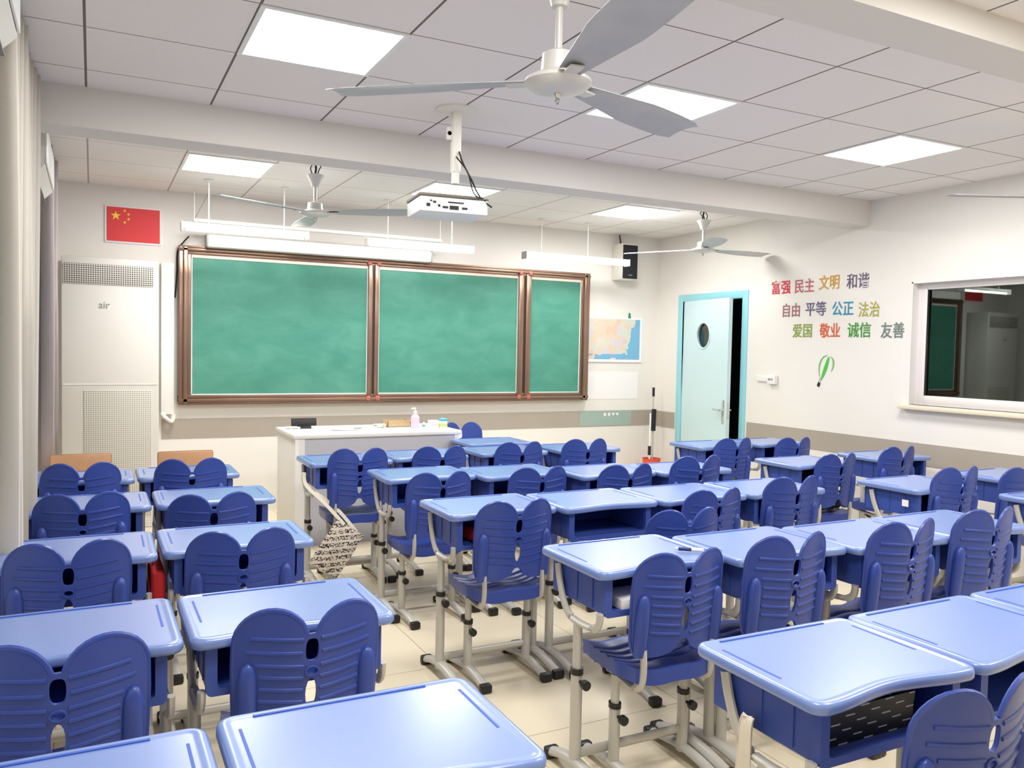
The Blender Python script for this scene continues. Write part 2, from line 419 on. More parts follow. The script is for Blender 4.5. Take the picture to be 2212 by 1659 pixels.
# leaf with a round porthole: annulus of faces
cx, cz, rr = .42, 1.69, .135
N = 40
outer = []
def sq(a):
    dx, dz = cos(a), sin(a)
    tx = ((LWd-cx) if dx > 0 else cx)/max(abs(dx), 1e-6); tz = ((LH-cz) if dz > 0 else cz)/max(abs(dz), 1e-6)
    t = min(tx, tz); return (cx+dx*t, cz+dz*t)
angs = sorted(set([2*pi*i/N for i in range(N)] + [math.atan2(z-cz, x-cx) % (2*pi) for x in (0, LWd) for z in (0, LH)]))
n = len(angs); vs = []
for y in (0, T):
    for a in angs: x, z = sq(a); vs.append((x, y, z))
    for a in angs: vs.append((cx+rr*cos(a), y, cz+rr*sin(a)))
fs = []
for i in range(n):
    j = (i+1) % n
    fs += [(i, j, n+j, n+i), (2*n+i, 3*n+i, 3*n+j, 2*n+j), (i, 2*n+i, 2*n+j, j), (n+i, n+j, 3*n+j, 3*n+i)]
leaf.add(vs, fs)
# local x -> along the leaf away from the hinge, local y -> thickness towards the corridor
lf = leaf.build('door_leaf', 'door', droot, loc=(.0, -.045, .01), rot=(0, 0, -pi/2-ang), smooth=30)
MB().add([(cx+rr*cos(2*pi*i/32), .02, cz+rr*sin(2*pi*i/32)) for i in range(32)], [tuple(range(32))]).build('porthole_glass', 'glass', lf, smooth=0)
ring = MB(); pr = [(cx+(rr)*cos(2*pi*i/32), -.004, cz+(rr)*sin(2*pi*i/32)) for i in range(33)]
ring.tube(pr, .010, .006, seg=6, up=(0, 1, 0), caps=False); ring.build('porthole_ring', 'door', lf)
h = MB(); h.box(.825, .865, -.006, T+.006, .80, 1.04, .002)
for s_ in (-1, 1):
    y = -.045 if s_ < 0 else T+.045
    h.tube([(.845, T/2, .94), (.845, y, .94)], .009); h.tube([(.845, y, .94), (.72, y, .94)], .009)
h.build('door_handle', 'chrome', lf)
MB().box(LWd-.003, LWd+.002, .008, .032, .86, 1.02).build('latch_plate', 'chrome', lf, smooth=0)

# ---------------------------------------------------------------- lights
proto = thing('ceiling_light', '', 'ceiling light', (0, 0, HC))
fr = MB(); a, c_ = .2995, .278
for (x0, x1, y0, y1) in ((-a, a, -a, -c_), (-a, a, c_, a), (-a, -c_, -c_, c_), (c_, a, -c_, c_)): fr.box(x0, x1, y0, y1, -.007, .0)
fr.build('light_frame', 'white', proto, smooth=0)
MB().add([(-c_, -c_, -.004), (c_, -c_, -.004), (c_, c_, -.004), (-c_, c_, -.004)], [(0, 3, 2, 1)]).build('diffuser', 'led', proto, smooth=0)
rows = [(-1.3, 'front bay, over the blackboard'), (-4.06, 'middle bay'), (-6.46, 'rear bay')]
cols = [(.8735, 'left'), (2.6735, 'centre'), (4.4735, 'right')]
names = {(0, 0): 'square LED ceiling panel in the front bay near the flag', (0, 1): 'square LED ceiling panel in the front bay behind the projector',
         (0, 2): 'square LED ceiling panel in the front bay near the speaker', (1, 0): 'large bright LED ceiling panel at upper left, nearest the camera',
         (1, 1): 'LED ceiling panel partly crossed by the blade of the near fan', (1, 2): 'LED ceiling panel in the middle bay towards the right wall'}
for i, (y, _) in enumerate(rows):
    for j, (x, cn) in enumerate(cols):
        o = proto if (i, j) == (0, 0) else copy_tree(proto)
        o.location = (x, y, HC); o['label'] = names.get((i, j), 'LED ceiling panel in the rear bay, %s column' % cn); o['group'] = 'LED ceiling panels'

# ---------------------------------------------------------------- ceiling fans
def make_fan():
    t = thing('ceiling_fan', '', 'ceiling fan', (0, 0, HC))
    MB().lathe([(.0, -.45+.085), (.03, -.45+.08), (.05, -.45+.07), (.055, -.45+.01), (.080, -.45-.003), (.103, -.45-.016), (.107, -.45-.028), (.09, -.45-.045), (.045, -.45-.058), (0, -.45-.062)]).build('motor_housing', 'fan', t)
    MB().lathe([(.0, -.115), (.058, -.115), (.062, -.12), (.045, -.16), (.032, -.2), (.026, -.225), (.0, -.228)]).build('canopy', 'fan', t)
    MB().lathe([(.012, -.10), (.012, -.37)], 12).build('downrod', 'fan', t)
    h = MB(); h.tube([(0, 0, -.01), (0, .012, -.05), (0, 0, -.1)], .008, seg=8); h.lathe([(0, 0), (.03, 0), (.03, -.012), (0, -.012)], 12)
    h.build('ceiling_hook', 'black', t)
    wv = MB()
    for s_ in (-1, 1): wv.tube(bez([(s_*.01, 0, 0), (s_*.035, .01, -.03), (s_*.03, -.01, -.07), (s_*.012, 0, -.13)], 5), .004, seg=6)
    wv.build('wire', 'black', t)
    MB().lathe([(0, -.508), (.012, -.512), (.006, -.525), (.009, -.535), (0, -.548)], 12).build('finial', 'chrome', t)
    for k in range(3):
        bl = MB(); n = 12; vs = []; fs = []
        for i in range(n+1):
            u = i/n; x = .10+u*.65
            wdt = .036+.046*min(1, u*1.9)-.010*max(0, u-.75)*4*.5
            if i == n: wdt *= .82
            for j in range(7):
                v = -1+j/3
                yy = v*wdt; zz = -.468-v*wdt*.16+.010*(1-v*v)
                vs.append((x, yy, zz))
        for i in range(n):
            for j in range(6):
                a = i*7+j; fs.append((a, a+1, a+8, a+7))
        nv = len(vs); vs += [(x, y, z-.0025) for x, y, z in vs]
        fs2 = [tuple(v+nv for v in f[::-1]) for f in fs]
        edge = [i*7 for i in range(n+1)] + [n*7+j for j in range(1, 7)] + [i*7+6 for i in range(n-1, -1, -1)] + [j for j in range(5, 0, -1)]
        sidef = [(edge[i], edge[(i+1) % len(edge)], edge[(i+1) % len(edge)]+nv, edge[i]+nv) for i in range(len(edge))]
        bl.add(vs, fs+fs2+sidef)
        bo = bl.build('fan_blade', 'blade', t, rot=(0, 0, 2*pi*k/3))
        MB().box(.055, .165, -.022, .022, -.478, -.470, .002).build('blade_bracket', 'fan', bo)
    return t
fan0 = make_fan()
for i, (x, y, dz, a, lab) in enumerate((
        (1.315, -5.345, .02, 20.5, 'large grey ceiling fan hanging nearest the camera, top centre'),
        (1.41, -1.755, .10, -35, 'white ceiling fan over the left part of the blackboard, exposed black wiring'),
        (4.95, -1.72, .10, -.5, 'small distant ceiling fan in the corner above the blue door'),
        (4.86, -5.03, .04, 154, 'ceiling fan whose thin blade enters the frame at the right edge'))):
    f = fan0 if i == 0 else copy_tree(fan0)
    f.location = (x, y, HC if i == 0 or i == 3 else HC); f.rotation_euler = (0, 0, R(a)); f['label'] = lab; f['group'] = 'ceiling fans'
    f.scale = (1.0, 1.0, 1.0)
    zs = {0: .945, 1: .75, 2: .75, 3: .87}[i]
    f.scale = (1.02, 1.02, zs)

# ---------------------------------------------------------------- desks
def offset_poly(poly, d):
    n = len(poly); out = []
    for i in range(n):
        p0, p1, p2 = Vector(poly[i-1]), Vector(poly[i]), Vector(poly[(i+1) % n])
        e1 = (p1-p0).normalized(); e2 = (p2-p1).normalized()
        nn = Vector((-(e1.y+e2.y), e1.x+e2.x)).normalized()
        out.append(tuple(p1+nn*d))
    return out
def round_rect(x0, x1, y0, y1, r, k=6, concave=0):
    pts = []
    for cx_, cy_, a0 in ((x0+r, y0+r, pi), (x1-r, y0+r, 1.5*pi), (x1-r, y1-r, 0), (x0+r, y1-r, .5*pi)):
        for i in range(k+1):
            a = a0+i/k*pi/2; pts.append((cx_+r*cos(a), cy_+r*sin(a)))
        if a0 == pi and concave:       # near edge from left to right
            m = 14
            for i in range(1, m):
                u = i/m; x = x0+r+(x1-x0-2*r)*u
                e = .5-.5*cos(2*pi*min(max((u-.0)/1.0, 0), 1))
                pts.append((x, y0+concave*e))
    return pts
DW, DD = .545, .425
def make_desk():
    t = thing('school_desk', '', 'desk')
    Z = .76
    out = round_rect(-DW/2, DW/2, -DD/2, DD/2, .038, 6, .028)
    rings = [(.012, Z-.030), (.004, Z-.028), (0, Z-.022), (0, Z-.010), (.003, Z-.003), (.009, Z), (.018, Z+.0006), (.024, Z-.0012), (.030, Z-.0012)]
    vs = []; fs = []; n = len(out)
    for d, z in rings: vs += [(x, y, z) for x, y in offset_poly(out, d)]
    for k in range(len(rings)-1):
        for i in range(n):
            j = (i+1) % n; fs.append((k*n+i, k*n+j, (k+1)*n+j, (k+1)*n+i))
    fs.append(tuple(range(n))[::-1]); fs.append(tuple(range((len(rings)-1)*n, len(rings)*n)))
    MB().add(vs, fs).build('tabletop', 'blue_top', t, smooth=50)
    for s_ in (-1, 1):
        MB().box(s_*.232-.003, s_*.232+.003, -.06, .14, Z-.003, Z-.0004).build('pencil_groove_inlay', 'blue_groove_shade', t, smooth=0)  # flat inlay, not sunken: the groove's shade is in its colour
    MB().box(-.2, .17, .183, .190, Z-.002, Z+.0012).build('pencil_groove_inlay', 'blue_groove_shade', t, smooth=0)
    # open storage box
    bx = MB(); w2, y0, y1, z0, z1 = .230, -.172, .170, .605, Z-.029
    bx.box(-w2, w2, y0, y1, z0, z0+.008, .003); bx.box(-w2, w2, y1-.008, y1, z0+.004, z1); bx.box(-w2, -w2+.008, y0, y1, z0+.004, z1); bx.box(w2-.008, w2, y0, y1, z0+.004, z1)
    # thick rim around the mouth
    fr_o = round_rect(-w2-.004, w2+.004, z0-.006, z1+.004, .016, 5); fr_i = round_rect(-w2+.024, w2-.024, z0+.014, z1+.003, .012, 5)
    n = len(fr_o); vs = []
    for y in (y0-.012, y0+.012):
        vs += [(a, y, b2) for a, b2 in fr_o] + [(a, y, b2) for a, b2 in fr_i]
    fs = []
    for i in range(n):
        j = (i+1) % n
        fs += [(i, j, n+j, n+i), (2*n+i, 3*n+i, 3*n+j, 2*n+j), (i, 2*n+i, 2*n+j, j), (n+i, n+j, 3*n+j, 3*n+i)]
    bx.add(vs, fs)
    for s_ in (-1, 1):   # vertical ribs on the flanks
        for y in (-.10, .0, .10): bx.box(s_*(w2+.0015)-.002, s_*(w2+.0015)+.002, y-.003, y+.003, z0+.01, z1)
    bx.build('storage_box', 'blue_box', t)
    for s_ in (-1, 1):
        x = s_*.243
        path = bez([(x, .115, .715), (x, .10, .66), (x, .07, .595), (x, .03, .556), (x, -.03, .545), (x, -.12, .55), (x, -.152, .562), (x, -.166, .585), (x, -.168, .612)], 4)
        MB().tube(path, .011, .015, seg=10, up=(0, 1, 0)).build('side_bracket', 'steel', t)
        col = MB().lathe([(.0, .035), (.021, .035), (.021, .375), (.0, .375)], 14)
        col2 = MB()
        col2.v = []; col2.tube([(x, -.03, .035), (x, -.03, .375)], .020, .024, seg=14)
        col2.tube([(x, -.03, .36), (x, -.03, .55)], .0155, .019, seg=14)
        c_ = col2.build('leg', 'steel', t)
        MB().tube([(x, -.03, .366), (x, -.03, .386)], .0225, .0265, seg=14).build('collar', 'black', c_)
        k_ = MB(); k_.tube([(x, -.052, .345), (x, -.085, .345)], .006, seg=8); k_.tube([(x, -.078, .345), (x, -.098, .345)], .017, seg=12); k_.build('adjusting_knob', 'black', c_)
        fp = bez([(x, .135, .022), (x, .06, .046), (x, -.04, .058), (x, -.16, .048), (x, -.285, .022)], 4)
        ft = MB().tube(fp, .024, .017, seg=12).build('foot', 'steel', t)
        for y, yy in ((.15, .115), (-.30, -.265)):
            MB().box(x-.028, x+.028, min(y, yy), max(y, yy), .001, .042, .009).build('foot_cap', 'black', ft)
    MB().tube([(-.24, -.03, .085), (.24, -.03, .085)], .011, .018, seg=12).build('crossbar', 'steel', t)
    return t

DESKS = {
'L0a': (-.335, -2.28, .76), 'L0b': (.225, -2.26, .76), 'L1a': (-.30, -3.12, .76), 'L1b': (.265, -3.12, .76), 'L2a': (-.335, -4.08, .76), 'L2b': (.225, -4.07, .76),
'L3a': (-.34, -5.04, .76), 'L3b': (.22, -5.04, .76), 'L4a': (-.345, -5.95, .76), 'L4b': (.215, -5.93, .76),
'M1a': (1.20, -2.15, .78), 'M1b': (1.77, -2.08, .78), 'M1c': (2.42, -2.04, .78), 'M1d': (3.05, -2.05, .78),
'M2a': (1.45, -2.90, .78), 'M2b': (2.0, -3.0, .78), 'M2c': (2.55, -3.16, .78), 'M2d': (3.10, -3.22, .78),
'M3a': (1.395, -3.93, .78), 'M3b': (1.95, -3.97, .78), 'M3c': (2.51, -3.99, .78), 'M3d': (3.07, -4.0, .78),
'M4a': (1.49, -4.97, .78), 'M4b': (2.045, -5.03, .78), 'M4c': (2.595, -5.07, .78), 'M4d': (3.145, -5.07, .78),
'M5a': (1.385, -5.985, .76), 'M5b': (1.935, -5.985, .76), 'M5c': (2.49, -5.985, .76),
'R1a': (4.22, -2.22, .78), 'R1b': (4.84, -2.22, .78), 'R2a': (4.15, -3.27, .78), 'R2b': (5.03, -3.22, .78),
'R3a': (4.05, -4.23, .78), 'R3b': (4.94, -4.21, .78), 'R4a': (4.38, -4.88, .78), 'X': (2.58, -1.50, .78)}
BL = {'L': ('left block', {'a': 'window side', 'b': 'aisle side'}), 'M': ('middle block', {'a': 'first from left', 'b': 'second from left', 'c': 'third from left', 'd': 'fourth from left'}),
      'R': ('right block', {'a': 'aisle side', 'b': 'wall side'})}
ORD = ['first', 'second', 'third', 'fourth', 'fifth']
def place(k, kind):
    if k == 'X': return 'standing beside the teacher podium, ahead of the rows'
    blk, cs = BL[k[0]]; i = int(k[1]) - (0 if k[0] == 'L' else 1)
    row = {'L': 5, 'M': 5, 'R': 4}[k[0]]
    r = 'front row' if i == 0 else ('row nearest camera' if i == row-1 else ORD[i]+' row from front')
    return '%s, %s, %s' % (cs[k[2]], blk, r)
desk0 = make_desk()
desks = {}
for n_, (k, (x, y, z)) in enumerate(DESKS.items()):
    d = desk0 if n_ == 0 else copy_tree(desk0)
    d.location = (x+DW/2, y-DD/2, 0); d.scale = (1, 1, z/.76)
    d.rotation_euler = (0, 0, R(random.uniform(-.5, .5)) if k != 'M1c' else 0)
    d['label'] = 'blue plastic desk, ' + place(k, 'desk'); d['group'] = 'blue school desks'
    desks[k] = d

# ---------------------------------------------------------------- chairs
def back_bend(x, z):
    """y of the rear surface of the backrest at (x, z): curved round the sitter, leaning back"""
    return 1.55*x*x*(1-.0*z) + .10*(.785-z) - .02
def make_chair():
    t = thing('school_chair', '', 'chair')
    # outline curve of the backrest in (x, z)
    def lobe_outline():
        pts = []
        for i in range(15):                       # right lobe, from notch over the top to the flank
            a = R(165) - R(165)*i/14
            pts.append((.0995+.0885*cos(a), .738+.092*sin(a)))
        pts += [(.189, .68), (.187, .60), (.184, .53), (.176, .495), (.160, .475)]
        for i in range(1, 8):
            u = i/8; pts.append((.160-.125*u, .475-.006*sin(pi*u)+.020*u*u))
        pts += [(.028, .503), (.018, .522), (.008, .53)]
        return pts
    r_ = lobe_outline()
    poly = [(-x, z) for x, z in r_[::-1]] + r_
    holes = []
    holes.append([(math.copysign(abs(cos(2*pi*i/20))**.6, cos(2*pi*i/20))*.017, .719+math.copysign(abs(sin(2*pi*i/20))**.8, sin(2*pi*i/20))*.030) for i in range(20)])
    holes.append([(.013*cos(2*pi*i/14), .662+.009*sin(2*pi*i/14)) for i in range(14)])
    holes.append([(.015*cos(2*pi*i/16), .600+.042*sin(2*pi*i/16)) for i in range(16)])
    bm = bmesh.new(); pv = []; pe = []
    for loop in [poly]+holes:
        k0 = len(pv); pv += [Vector(p) for p in loop]
        pe += [(k0+i, k0+(i+1) % len(loop)) for i in range(len(loop))]
    cv, _, cf = delaunay_2d_cdt(pv, pe, [], 0, 1e-6)[:3]
    def inside(p, lp):
        c = False
        for i in range(len(lp)):
            (xa, za), (xb, zb) = lp[i-1], lp[i]
            if (za > p[1]) != (zb > p[1]) and p[0] < (xb-xa)*(p[1]-za)/(zb-za)+xa: c = not c
        return c
    bv = [bm.verts.new((p[0], 0, p[1])) for p in cv]
    for f in cf:
        ce = (sum(cv[i][0] for i in f)/3, sum(cv[i][1] for i in f)/3)
        if inside(ce, poly) and not any(inside(ce, h_) for h_ in holes): bm.faces.new([bv[i] for i in f])
    for i in range(-7, 8):
        bmesh.ops.bisect_plane(bm, geom=bm.verts[:]+bm.edges[:]+bm.faces[:], plane_co=(i*.0235, 0, 0), plane_no=(1, 0, 0))
    for i in range(14):
        bmesh.ops.bisect_plane(bm, geom=bm.verts[:]+bm.edges[:]+bm.faces[:], plane_co=(0, 0, .49+i*.024), plane_no=(0, 0, 1))
    bmesh.ops.recalc_face_normals(bm, faces=bm.faces[:])
    res = bmesh.ops.extrude_face_region(bm, geom=bm.faces[:])
    front = set(v for v in res['geom'] if isinstance(v, bmesh.types.BMVert))
    bm.verts.index_update(); bm.faces.ensure_lookup_table()
    for v in bm.verts:
        th = .011 if v in front else 0
        v.co.y = back_bend(v.co.x, v.co.z) + th
    me = MB(); bm.verts.index_update()
    me.add([v.co.copy() for v in bm.verts], [tuple(v.index for v in f.verts) for f in bm.faces]); bm.free()
    # horizontal ridges on the rear face
    for s_ in (-1, 1):
        for z, xa, xb in ((.748, .022, .150), (.712, .026, .160), (.676, .022, .135), (.644, .022, .128), (.612, .022, .128), (.580, .022, .128), (.549, .022, .128)):
            n = 7; pth = []
            for i in range(n):
                x = s_*(xa+(xb-xa)*i/(n-1)); zz = z+.010*(i/(n-1))
                pth.append((x, back_bend(x, zz)+.001, zz))
            me.tube(pth, .0060, .0052, seg=6, up=(0, 1, 0))
        # rim bead round the lobe
        rim = []
        for x, z in r_[0:20]: rim.append((s_*x, back_bend(x, z)+.005, z))
        me.tube(rim, .0075, .0065, seg=6, up=(0, 1, 0))
        # side sockets that take the frame
        xs = s_*.156
        pth = [(xs, back_bend(xs, z)-.002, z) for z in (.478, .52, .58, .64, .668, .684, .692)]
        me.tube(pth, [.024, .026, .027, .026, .022, .015, .003], [.018, .020, .022, .021, .018, .012, .003], seg=12, up=(0, 1, 0))
    for z_ in (.662,): me.tube([(.017*cos(a), back_bend(0, z_)-.002, z_+.012*sin(a)) for a in [2*pi*i/14 for i in range(15)]], .003, seg=6, up=(0, 1, 0), caps=False)
    me.build('backrest', 'blue_chair', t, smooth=50)
    # seat: wavy moulded shell
    st = MB(); nx, ny = 18, 30; vs = []; fs = []
    def zt(x, y):
        u = x/.185; v = (y-.03)/.37
        z = .425 + .016*u*u*u*u - .010*sin(pi*min(max(v, 0), 1))
        z -= .020*max(0, (v-.86)/.14)**2
        z += .004*cos(2*pi*u*1.0)*(.5+.5*v)
        if .30 < v < .80:
            ph = ((v-.30)/.125) % 1
            z -= .006 if ph < .25 else 0
        return z
    for i in range(nx+1):
        for j in range(ny+1):
            u = -1+2*i/nx; v = j/ny
            wdt = .185*(1-.10*(1-min(1, v*3))**2)*(1-.06*max(0, v-.8)/.2)
            x = u*wdt; y = .03+v*.37 - .02*(abs(u)**4)*(1 if v > .5 else -1)*abs(v-.5)*2
            vs.append((x, y, zt(x, y)))
    W1 = ny+1
    for i in range(nx):
        for j in range(ny): a = i*W1+j; fs.append((a, a+W1, a+W1+1, a+1))
    nv = len(vs)
    edge = [j for j in range(W1)] + [i*W1+ny for i in range(1, nx+1)] + [nx*W1+j for j in range(ny-1, -1, -1)] + [i*W1 for i in range(nx-1, 0, -1)]
    vs2 = [(x*.985, y, z-.034 if (k in set(edge)) else z-.012) for k, (x, y, z) in enumerate(vs)]
    es = set(edge); vs2 = [(x*(.985 if k in es else 1), y, z-(.052 if k in es else .010)) for k, (x, y, z) in enumerate(vs)]
    fs += [tuple(v+nv for v in f[::-1]) for f in fs]
    fs += [(edge[i], edge[(i+1) % len(edge)], edge[(i+1) % len(edge)]+nv, edge[i]+nv) for i in range(len(edge))]
    st.add(vs+vs2, fs); st.build('seat', 'blue_chair', t, smooth=40)
    for s_ in (-1, 1):
        xs = s_*.145
        y_b = back_bend(xs, .5)-.002
        MB().tube(bez([(xs, y_b, .50), (xs, y_b-.004, .44), (xs, y_b+.004, .385), (xs, y_b+.04, .355), (xs, .12, .355), (xs, .24, .372), (xs, .33, .388)], 4), .010, .016, seg=10, up=(0, 1, 0)).build('back_support', 'steel', t)
        x = s_*.152; y = .19
        c = MB(); c.tube([(x, y, .03), (x, y, .255)], .0195, .0225, seg=14); c.tube([(x, y, .25), (x, y, .365)], .0145, .018, seg=14)
        c_ = c.build('leg', 'steel', t)
        MB().tube([(x, y, .246), (x, y, .264)], .022, .0255, seg=14).build('collar', 'black', c_)
        k_ = MB(); k_.tube([(x, y-.022, .22), (x, y-.05, .22)], .006, seg=8); k_.tube([(x, y-.045, .22), (x, y-.064, .22)], .017, seg=12); k_.build('adjusting_knob', 'black', c_)
        fp = bez([(x, .38, .020), (x, .29, .036), (x, .19, .046), (x, .09, .038), (x, .0, .020)], 4)
        ft = MB().tube(fp, .022, .015, seg=12).build('foot', 'steel', t)
        for ya, yb in ((-.03, .01), (.365, .40)):
            MB().box(x-.026, x+.026, ya, yb, .001, .038, .008).build('foot_cap', 'black', ft)
    MB().tube([(-.15, .19, .115), (.15, .19, .115)], .011, .016, seg=12).build('crossbar', 'steel', t)
    return t
CH = {
'L0a':(-0.052,-2.750,1.038), 'L0b':(0.499,-2.730,1.035), 'L1a':(-0.039,-3.590,1.012), 'L1b':(0.486,-3.765,1.006), 'L2a':(-0.072,-4.550,1.008), 'L2b':(0.488,-4.568,1.006),
'L3a':(-0.070,-5.556,1.006), 'L3b':(0.508,-5.527,1.006), 'M1a':(1.502,-2.620,1.045), 'M1b':(2.086,-2.550,1.027), 'M1c':(2.710,-2.510,1.031), 'M1d':(3.252,-2.520,1.037),
'M2a':(1.696,-3.515,1.006), 'M2b':(2.307,-3.525,1.006), 'M2c':(2.833,-3.650,1.016), 'M2d':(3.286,-3.740,1.068), 'M3a':(1.692,-4.42,1.010), 'M3b':(2.296,-4.85,1.006),
'M3c':(2.776,-4.489,1.006), 'M3d':(3.329,-4.470,1.042), 'M4a':(1.806,-5.447,1.006), 'M4b':(2.251,-5.500,1.042), 'M4c':(2.805,-5.550,1.062), 'M4d':(3.306,-5.550,1.076),
'M5a':(1.669,-6.598,1.006), 'R1a':(4.532,-2.690,1.018), 'R1b':(5.138,-2.731,1.006), 'R2a':(4.493,-3.740,1.025), 'R2b':(5.167,-3.690,1.047), 'R3a':(4.352,-4.700,1.082),
'R3b':(4.998,-4.680,1.042), 'X':(3.02,-.72,1.0)}
chair0 = make_chair()
for n_, (k, (x, y, s_)) in enumerate(CH.items()):
    c = chair0 if n_ == 0 else copy_tree(chair0)
    c.location = (x, y, 0); c.scale = (1, 1, s_)
    c.rotation_euler = (0, 0, R({'X': 180, 'M3b': -3, 'M2a': 2}.get(k, random.uniform(-2, 2))))
    if k == 'X': c['label'] = 'blue double-lobed chair behind the podium corner, its front facing the class'
    else: c['label'] = 'blue chair at the desk ' + place(k, 'chair')
    c['group'] = 'blue school chairs'
    if k == 'M3b': c['label'] = 'blue double-lobed chair pushed back from the third row, touching the fourth-row desks'

# ---------------------------------------------------------------- front wall: blackboard
t = thing('blackboard', 'long green sliding blackboard in a bronze frame on the front wall', 'blackboard', (0, 0, 0))
segs = [(.760, 2.320), (2.429, 3.921), (4.069, 4.680)]
for a, b2 in segs:
    p = MB().box(a-.002, b2+.002, -.062, -.05, 1.067, 2.250).build('writing_panel', 'chalk', t, smooth=0)
    e = MB()
    for (x0, x1, z0, z1) in ((a-.001, b2+.001, 1.064, 1.074), (a-.001, a+.007, 1.07, 2.25), (b2-.007, b2+.001, 1.07, 2.25)): e.box(x0, x1, -.068, -.061, z0, z1)
    e.build('white_edge', 'chalkwhite', p, smooth=0)
    MB().box(a-.001, b2+.001, -.070, -.060, 2.247, 2.275, .002).build('top_strip', 'pink', t)
fr = MB()
def rail_h(x0, x1, zc, hs, y=-.08):
    for dz, hh, yy in hs: fr.box(x0, x1, yy, -.002, zc+dz-hh/2, zc+dz+hh/2, .004)
rail_h(.655, 4.785, 1.02, ((0.03, .03, -.078), (0, .03, -.10), (-.028, .024, -.085)))
rail_h(.655, 4.785, 2.31, ((-.022, .028, -.08), (.004, .026, -.10), (.028, .02, -.085)))
for x, ws in ((.708, ((-.035, .036, -.088), (.002, .036, -.10), (.035, .028, -.074))), (4.732, ((-.035, .03, -.074), (.0, .036, -.10), (.035, .034, -.088)))):
    for dx, ww, yy in ws: fr.box(x+dx-ww/2, x+dx+ww/2, yy, -.002, .99, 2.335, .004)
fr.build('frame', 'bronze', t)
for x, w_ in ((2.3745, .105), (3.995, .145)):
    mu = MB(); mu.box(x-w_/2, x-w_*.1, -.088, -.02, 1.03, 2.30, .005); mu.box(x+w_*.1, x+w_/2, -.088, -.02, 1.03, 2.30, .005); mu.box(x-w_/2, x+w_/2, -.022, -.002, 1.03, 2.30)
    mo = mu.build('mullion', 'bronze', t)
    MB().box(x-w_*.13, x+w_*.13, -.075, -.02, 1.03, 2.30).build('mullion_groove', 'bronze_dark', mo, smooth=0)
CAP = mat('cap_red', (196, 110, 100), .4, metal=.3)
for x in (2.33, 2.42, 3.94, 4.05):
    for z in (1.025, 2.305): MB().box(x-.02, x+.02, -.104, -.09, z-.022, z+.022, .004).build('corner_cap', CAP, t)

# projection screen housing with hanging rail
t = thing('projector_screen', 'white roll-up projection screen housing above the blackboard', 'projection screen', (.875, -.15, 2.335))
MB().box(0, 2.03, -.055, .055, 0, .105, .012).build('housing', 'white', t)
for x0, x1 in ((-.012, .004), (2.026, 2.042)): MB().box(x0, x1, -.058, .058, -.003, .108, .006).build('end_cap', 'grey', t)
for x in (.3, 1.7): MB().box(x-.02, x+.02, .05, .148, .05, .09).build('wall_bracket', 'white', t, smooth=0)
t = thing('hanging_rail', 'long thin white rail hung on rods behind the tube lamps', 'rail', (.745, -.32, 2.53))
MB().box(0, 2.21, -.03, .03, -.014, .014, .005).build('rail', 'white', t)
for x in (.0+.01, 2.2): MB().tube([(x, 0, 0), (x, 0, HC-2.53)], .004, seg=8).build('rod', 'white', t)
MB().tube([(.012, 0, .01), (.13, .0, HC-2.53-.02)], .003, seg=6).build('brace', 'grey', t)

# suspended tube lamps over the board
for i, (x0, x1, y, z, rods, lab) in enumerate((
        (.622, 1.60, -.70, 2.425, (.823, 1.41), 'suspended white tube lamp over the left end of the blackboard'),
        (2.13, 3.13, -.64, 2.425, (2.32, 2.93), 'suspended white tube lamp hanging under the projector'),
        (3.745, 4.955, -.52, 2.435, (3.935, 4.47), 'suspended white tube lamp beside the wall speaker'))):
    t = thing('tube_lamp', lab, 'lamp', (x0, y, z), 0, 'blackboard tube lamps')
    L = x1-x0
    s_ = MB(); s_.prism([(-.055, 0), (-.022, .034), (.022, .034), (.055, 0), (.048, -.004), (.02, .022), (-.02, .022), (-.048, -.004)], 0, L, 'x')
    s_.build('reflector', 'white', t, smooth=20)
    MB().tube([(.03, 0, -.018), (L-.03, 0, -.018)], .014, seg=12).build('tube', 'tube', t)
    for xx in (.0, L): MB().box(xx-.006, xx+.006, -.05, .05, -.036, .034, .004).build('end_cap', 'grey' if i == 2 and xx == 0 else 'white', t)
    for r_x in rods:
        rd = MB(); rd.tube([(r_x-x0, 0, .03), (r_x-x0, 0, HC-z)], .0045, seg=8)
        ro = rd.build('suspension_rod', 'white', t)
        MB().lathe([(0, 0), (.035, 0), (.035, -.008), (.012, -.02), (0, -.022)], 16).build('ceiling_cup', 'cream', ro, loc=(r_x-x0, 0, HC-z))

# projector on its ceiling pole
t = thing('projector', 'white projector hanging from a ceiling pole in the room centre', 'projector', (1.76, -3.47, 2.245))
pz = HC-2.245
MB().tube([(0, 0, .16), (0, 0, pz-.25)], .022, .022, seg=14).build('pole', 'cream', t)
u = MB(); u.box(-.024, .024, -.024, .024, .22, pz, .006); u.box(-.055, -.02, -.012, .012, pz-.17, pz-.10, .006); u.build('pole_sleeve', 'cream', t)
MB().lathe([(0, pz), (.11, pz), (.11, pz-.01), (.03, pz-.018), (0, pz-.018)], 24).build('ceiling_plate', 'cream', t)
MB().lathe([(0, 0), (.012, 0), (.012, -.01), (0, -.01)], 10).build('lock_screw', 'black', t, loc=(-.042, -.012, pz-.135), rot=(pi/2, 0, 0))
body = MB(); body.box(-.20, .185, -.02, .27, .0, .082, .010, Matrix.Rotation(R(-6), 4, 'Z'))
bo = body.build('body', 'white', t)
rz = (0, 0, R(-6))
pt_ = MB(); pt_.box(-.205, .19, -.025, .275, .082, .10, .006); pt_.build('mount_plate', mat('mount_grey', (120, 112, 102), .5, metal=.3), t, rot=rz)
po = MB()
